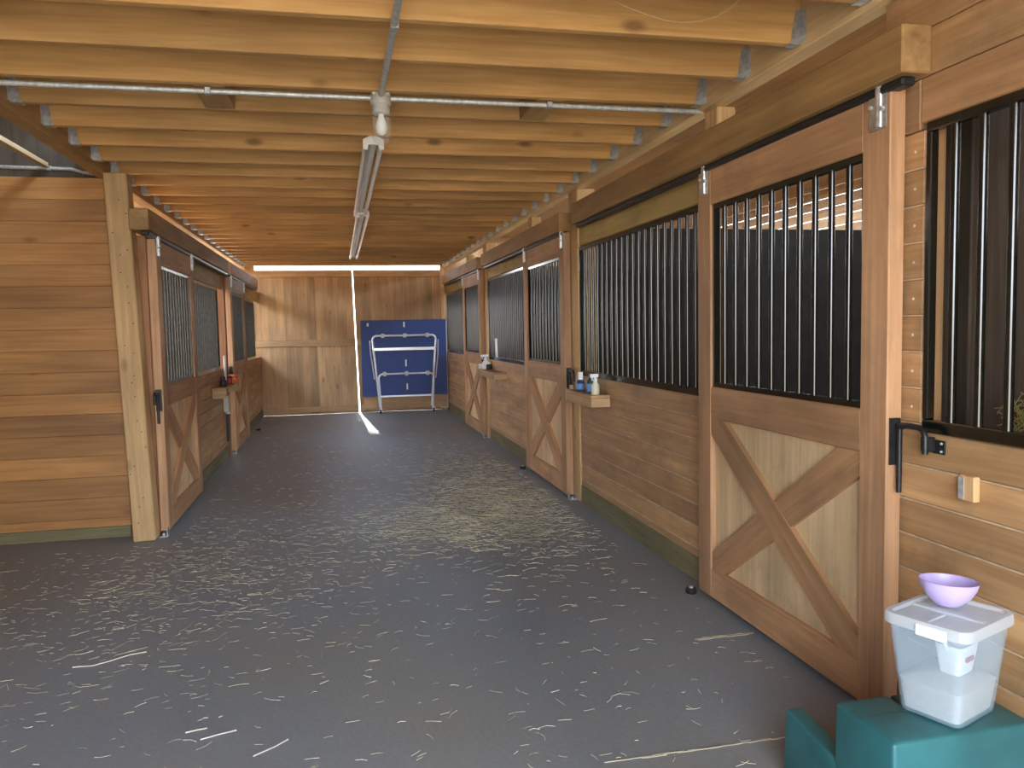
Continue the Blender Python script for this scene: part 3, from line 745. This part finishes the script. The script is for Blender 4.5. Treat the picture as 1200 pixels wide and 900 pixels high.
# ------------------------------------------------------------------ straw and hay
random.seed(11)
def straw_bits(name, mat, n, sampler, lmin, lmax, wid, zmax=.006):
    bm = bmesh.new()
    for _ in range(n):
        x, y = sampler(); L = random.uniform(lmin, lmax)*random.choice((.5,.7,1,1)); a = random.gauss(.15, .75)
        dx, dy = math.cos(a)*L/2, math.sin(a)*L/2; px, py = -math.sin(a), math.cos(a)
        w = random.uniform(.6,1.3)*wid; z = random.uniform(.0008, zmax); bend = random.gauss(0, .12)*L
        rows = []
        for t in (-1, 0, 1):
            cx, cy = x+dx*t+px*bend*(1-t*t), y+dy*t+py*bend*(1-t*t)
            zz = z*(1 if t else 1.15)
            rows.append([bm.verts.new((cx+px*w, cy+py*w, zz)), bm.verts.new((cx-px*w, cy-py*w, zz)), bm.verts.new((cx, cy, zz+w*1.3))])
        for r0, r1 in zip(rows, rows[1:]):
            for k in range(3): bm.faces.new((r0[k], r0[(k+1)%3], r1[(k+1)%3], r1[k]))
        bm.faces.new(rows[0]); bm.faces.new(rows[-1][::-1])
    me = bpy.data.meshes.new(name); bmesh.ops.recalc_face_normals(bm, faces=bm.faces); bm.to_mesh(me); bm.free()
    me.materials.append(M[mat]); o = bpy.data.objects.new(name, me); COL.objects.link(o); o['kind'] = 'stuff'
    return o
def in_aisle(f):
    def g():
        for _ in range(200):
            x, y = f()
            xl = -1.05 if y > 5.3 else -4.0
            if xl < x < 1.6 and .6 < y < 13.0 and not (x > 1.15 and y < 2.05): return x, y
        return 0, 4
    return g
def s_pile():
    r = random.random()
    if r < .55: return random.gauss(1.15,.33), random.gauss(5.9,.75)
    if r < .8: return random.gauss(.75,.35), random.gauss(5.3,.35)
    return random.gauss(1.2,.3), random.gauss(7.3,.9)
def s_left():
    r = random.random()
    if r < .6: return random.gauss(-.75,.45), random.gauss(4.55,.6)
    if r < .85: return random.gauss(-.3,.7), random.gauss(5.4,.8)
    return random.gauss(-1.2,.7), random.gauss(3.8,.7)
def s_all(): return random.uniform(-2.2,1.6), random.uniform(1.6,12.5)
def s_near(): return random.uniform(-1.6,1.5), random.uniform(1.9,4.5)
tag(straw_bits('hay_litter', 'straw', 5200, in_aisle(s_pile), .02, .10, .0013, .010), 'loose hay scattered on the floor before the middle right stall door', 'hay')
tag(straw_bits('straw_litter', 'straw', 1700, in_aisle(s_left), .015, .075, .0010), 'pale straw bits strewn over the floor near the big left post', 'straw')
tag(straw_bits('straw_litter', 'straw', 1500, in_aisle(s_all), .012, .06, .0009), 'sparse straw bits scattered down the whole aisle floor', 'straw')
tag(straw_bits('straw_litter', 'strawpale', 220, in_aisle(s_near), .012, .07, .0009), 'few pale straw stalks on the dark floor nearest the camera', 'straw')
def seam():
    r = random.random()
    if r < .6: return random.uniform(.75,1.34), 2.222+random.gauss(0,.004)
    return random.uniform(1.45,1.66), 3.03+random.gauss(0,.005)
random.seed(5)
def seam_bits():
    bm = MB()
    for _ in range(80):
        x, y = seam(); L = random.uniform(.012,.035)
        bm.box(x-L, x+L, y-.0011, y+.0011, .0005, .0028)
    return bm
o = tag(seam_bits().build('straw_seam', 'straw'), 'chaff packed in the floor mat seams near the mounting block', 'chaff'); o['kind'] = 'stuff'
def stalk(pts, label, r=.0024):
    o = Vector(pts[0]); tag(MB().tube([Vector(p)-o for p in pts], r, 6).build('straw_stalk', 'strawpale', smooth=True, loc=o), label, 'straw', 'long straw stalks')
stalk([(-1.076,3.403,.004),(-1.0,3.395,.005),(-.95,3.42,.006),(-.88,3.475,.005),(-.82,3.491,.004)], 'longest bent straw stalk on the floor at the left')
stalk([(-.479,2.67,.004),(-.42,2.69,.005),(-.372,2.705,.004)], 'thick pale straw stalk on the floor at the lower left')
stalk([(-.535,2.73,.004),(-.50,2.74,.004),(-.47,2.745,.004)], 'short pale straw stalk beside the thick one at the lower left')
stalk([(-.30,2.52,.004),(-.24,2.56,.005),(-.20,2.60,.004)], 'slanting pale straw stalk nearest the bottom edge of the photo')
# hay hanging behind the near grille
def s_hay(): return random.gauss(2.12,.05), random.gauss(2.14,.03)
bm = MB(); random.seed(9)
for _ in range(600):
    c = Vector((random.gauss(2.17,.04), random.gauss(2.14,.012), random.uniform(.03,1.06))); d = Vector((random.gauss(0,1),random.gauss(0,.5),random.gauss(0,1))).normalized()*.04
    bm.cyl(c-d, c+d, .0016, 4)
o = tag(bm.build('hay', 'hay'), 'tuft of hay behind the bars at the right edge', 'hay'); o['kind'] = 'stuff'

# ------------------------------------------------------------------ world, light, camera
w = bpy.data.worlds.new('World'); S.world = w; w.use_nodes = True
nt = w.node_tree; N, L = nt.nodes.new, nt.links.new
bg = nt.nodes['Background']; tc = N('ShaderNodeTexCoord'); sx = N('ShaderNodeSeparateXYZ')
L(tc.outputs['Generated'], sx.inputs[0])
rp = N('ShaderNodeValToRGB'); e = rp.color_ramp.elements
mp = N('ShaderNodeMapRange'); mp.inputs[1].default_value = -1; mp.inputs[2].default_value = 1; L(sx.outputs['Z'], mp.inputs[0]); L(mp.outputs[0], rp.inputs[0])
e[0].position = 0; e[0].color = (.50,.46,.38,1)
e[1].position = .485; e[1].color = (.52,.48,.40,1)
for p, c in ((.505, (.95,.97,1,1)), (.62, (.74,.86,1,1)), (1, (.52,.70,1,1))):
    q = e.new(p); q.color = c
L(rp.outputs[0], bg.inputs['Color']); bg.inputs['Strength'].default_value = 6.0

sun = bpy.data.lights.new('sun', 'SUN'); sun.energy = 13; sun.color = (1, .93, .80); sun.angle = math.radians(2.5)
so = bpy.data.objects.new('sun', sun); COL.objects.link(so)
so.rotation_euler = Vector((.055, -1, -.62)).to_track_quat('-Z', 'Y').to_euler()

cam = bpy.data.cameras.new('camera'); co = bpy.data.objects.new('camera', cam); COL.objects.link(co); S.camera = co
F, YAW, PIT, ROL, H = 934.43, .213968, .069015, .0194063, 1.31578
cam.sensor_fit = 'HORIZONTAL'; cam.sensor_width = 36; cam.lens = F/1200*36; cam.clip_start = .05; cam.clip_end = 200
fw = Vector((math.sin(YAW)*math.cos(PIT), math.cos(YAW)*math.cos(PIT), -math.sin(PIT)))
r = Vector((math.cos(YAW), -math.sin(YAW), 0)); u = r.cross(fw)
c, s = math.cos(ROL), math.sin(ROL)
r2 = c*r - s*u; u2 = s*r + c*u
R = Matrix((r2, u2, -fw)).transposed()
co.matrix_world = Matrix.Translation((0,0,H)) @ R.to_4x4()

S.view_settings.view_transform = 'Standard'; S.view_settings.look = 'None'
S.view_settings.gamma = 1; S.view_settings.use_curve_mapping = False
S.view_settings.exposure = 1.40
S.cycles.max_bounces = 10; S.cycles.diffuse_bounces = 6; S.cycles.transparent_max_bounces = 16
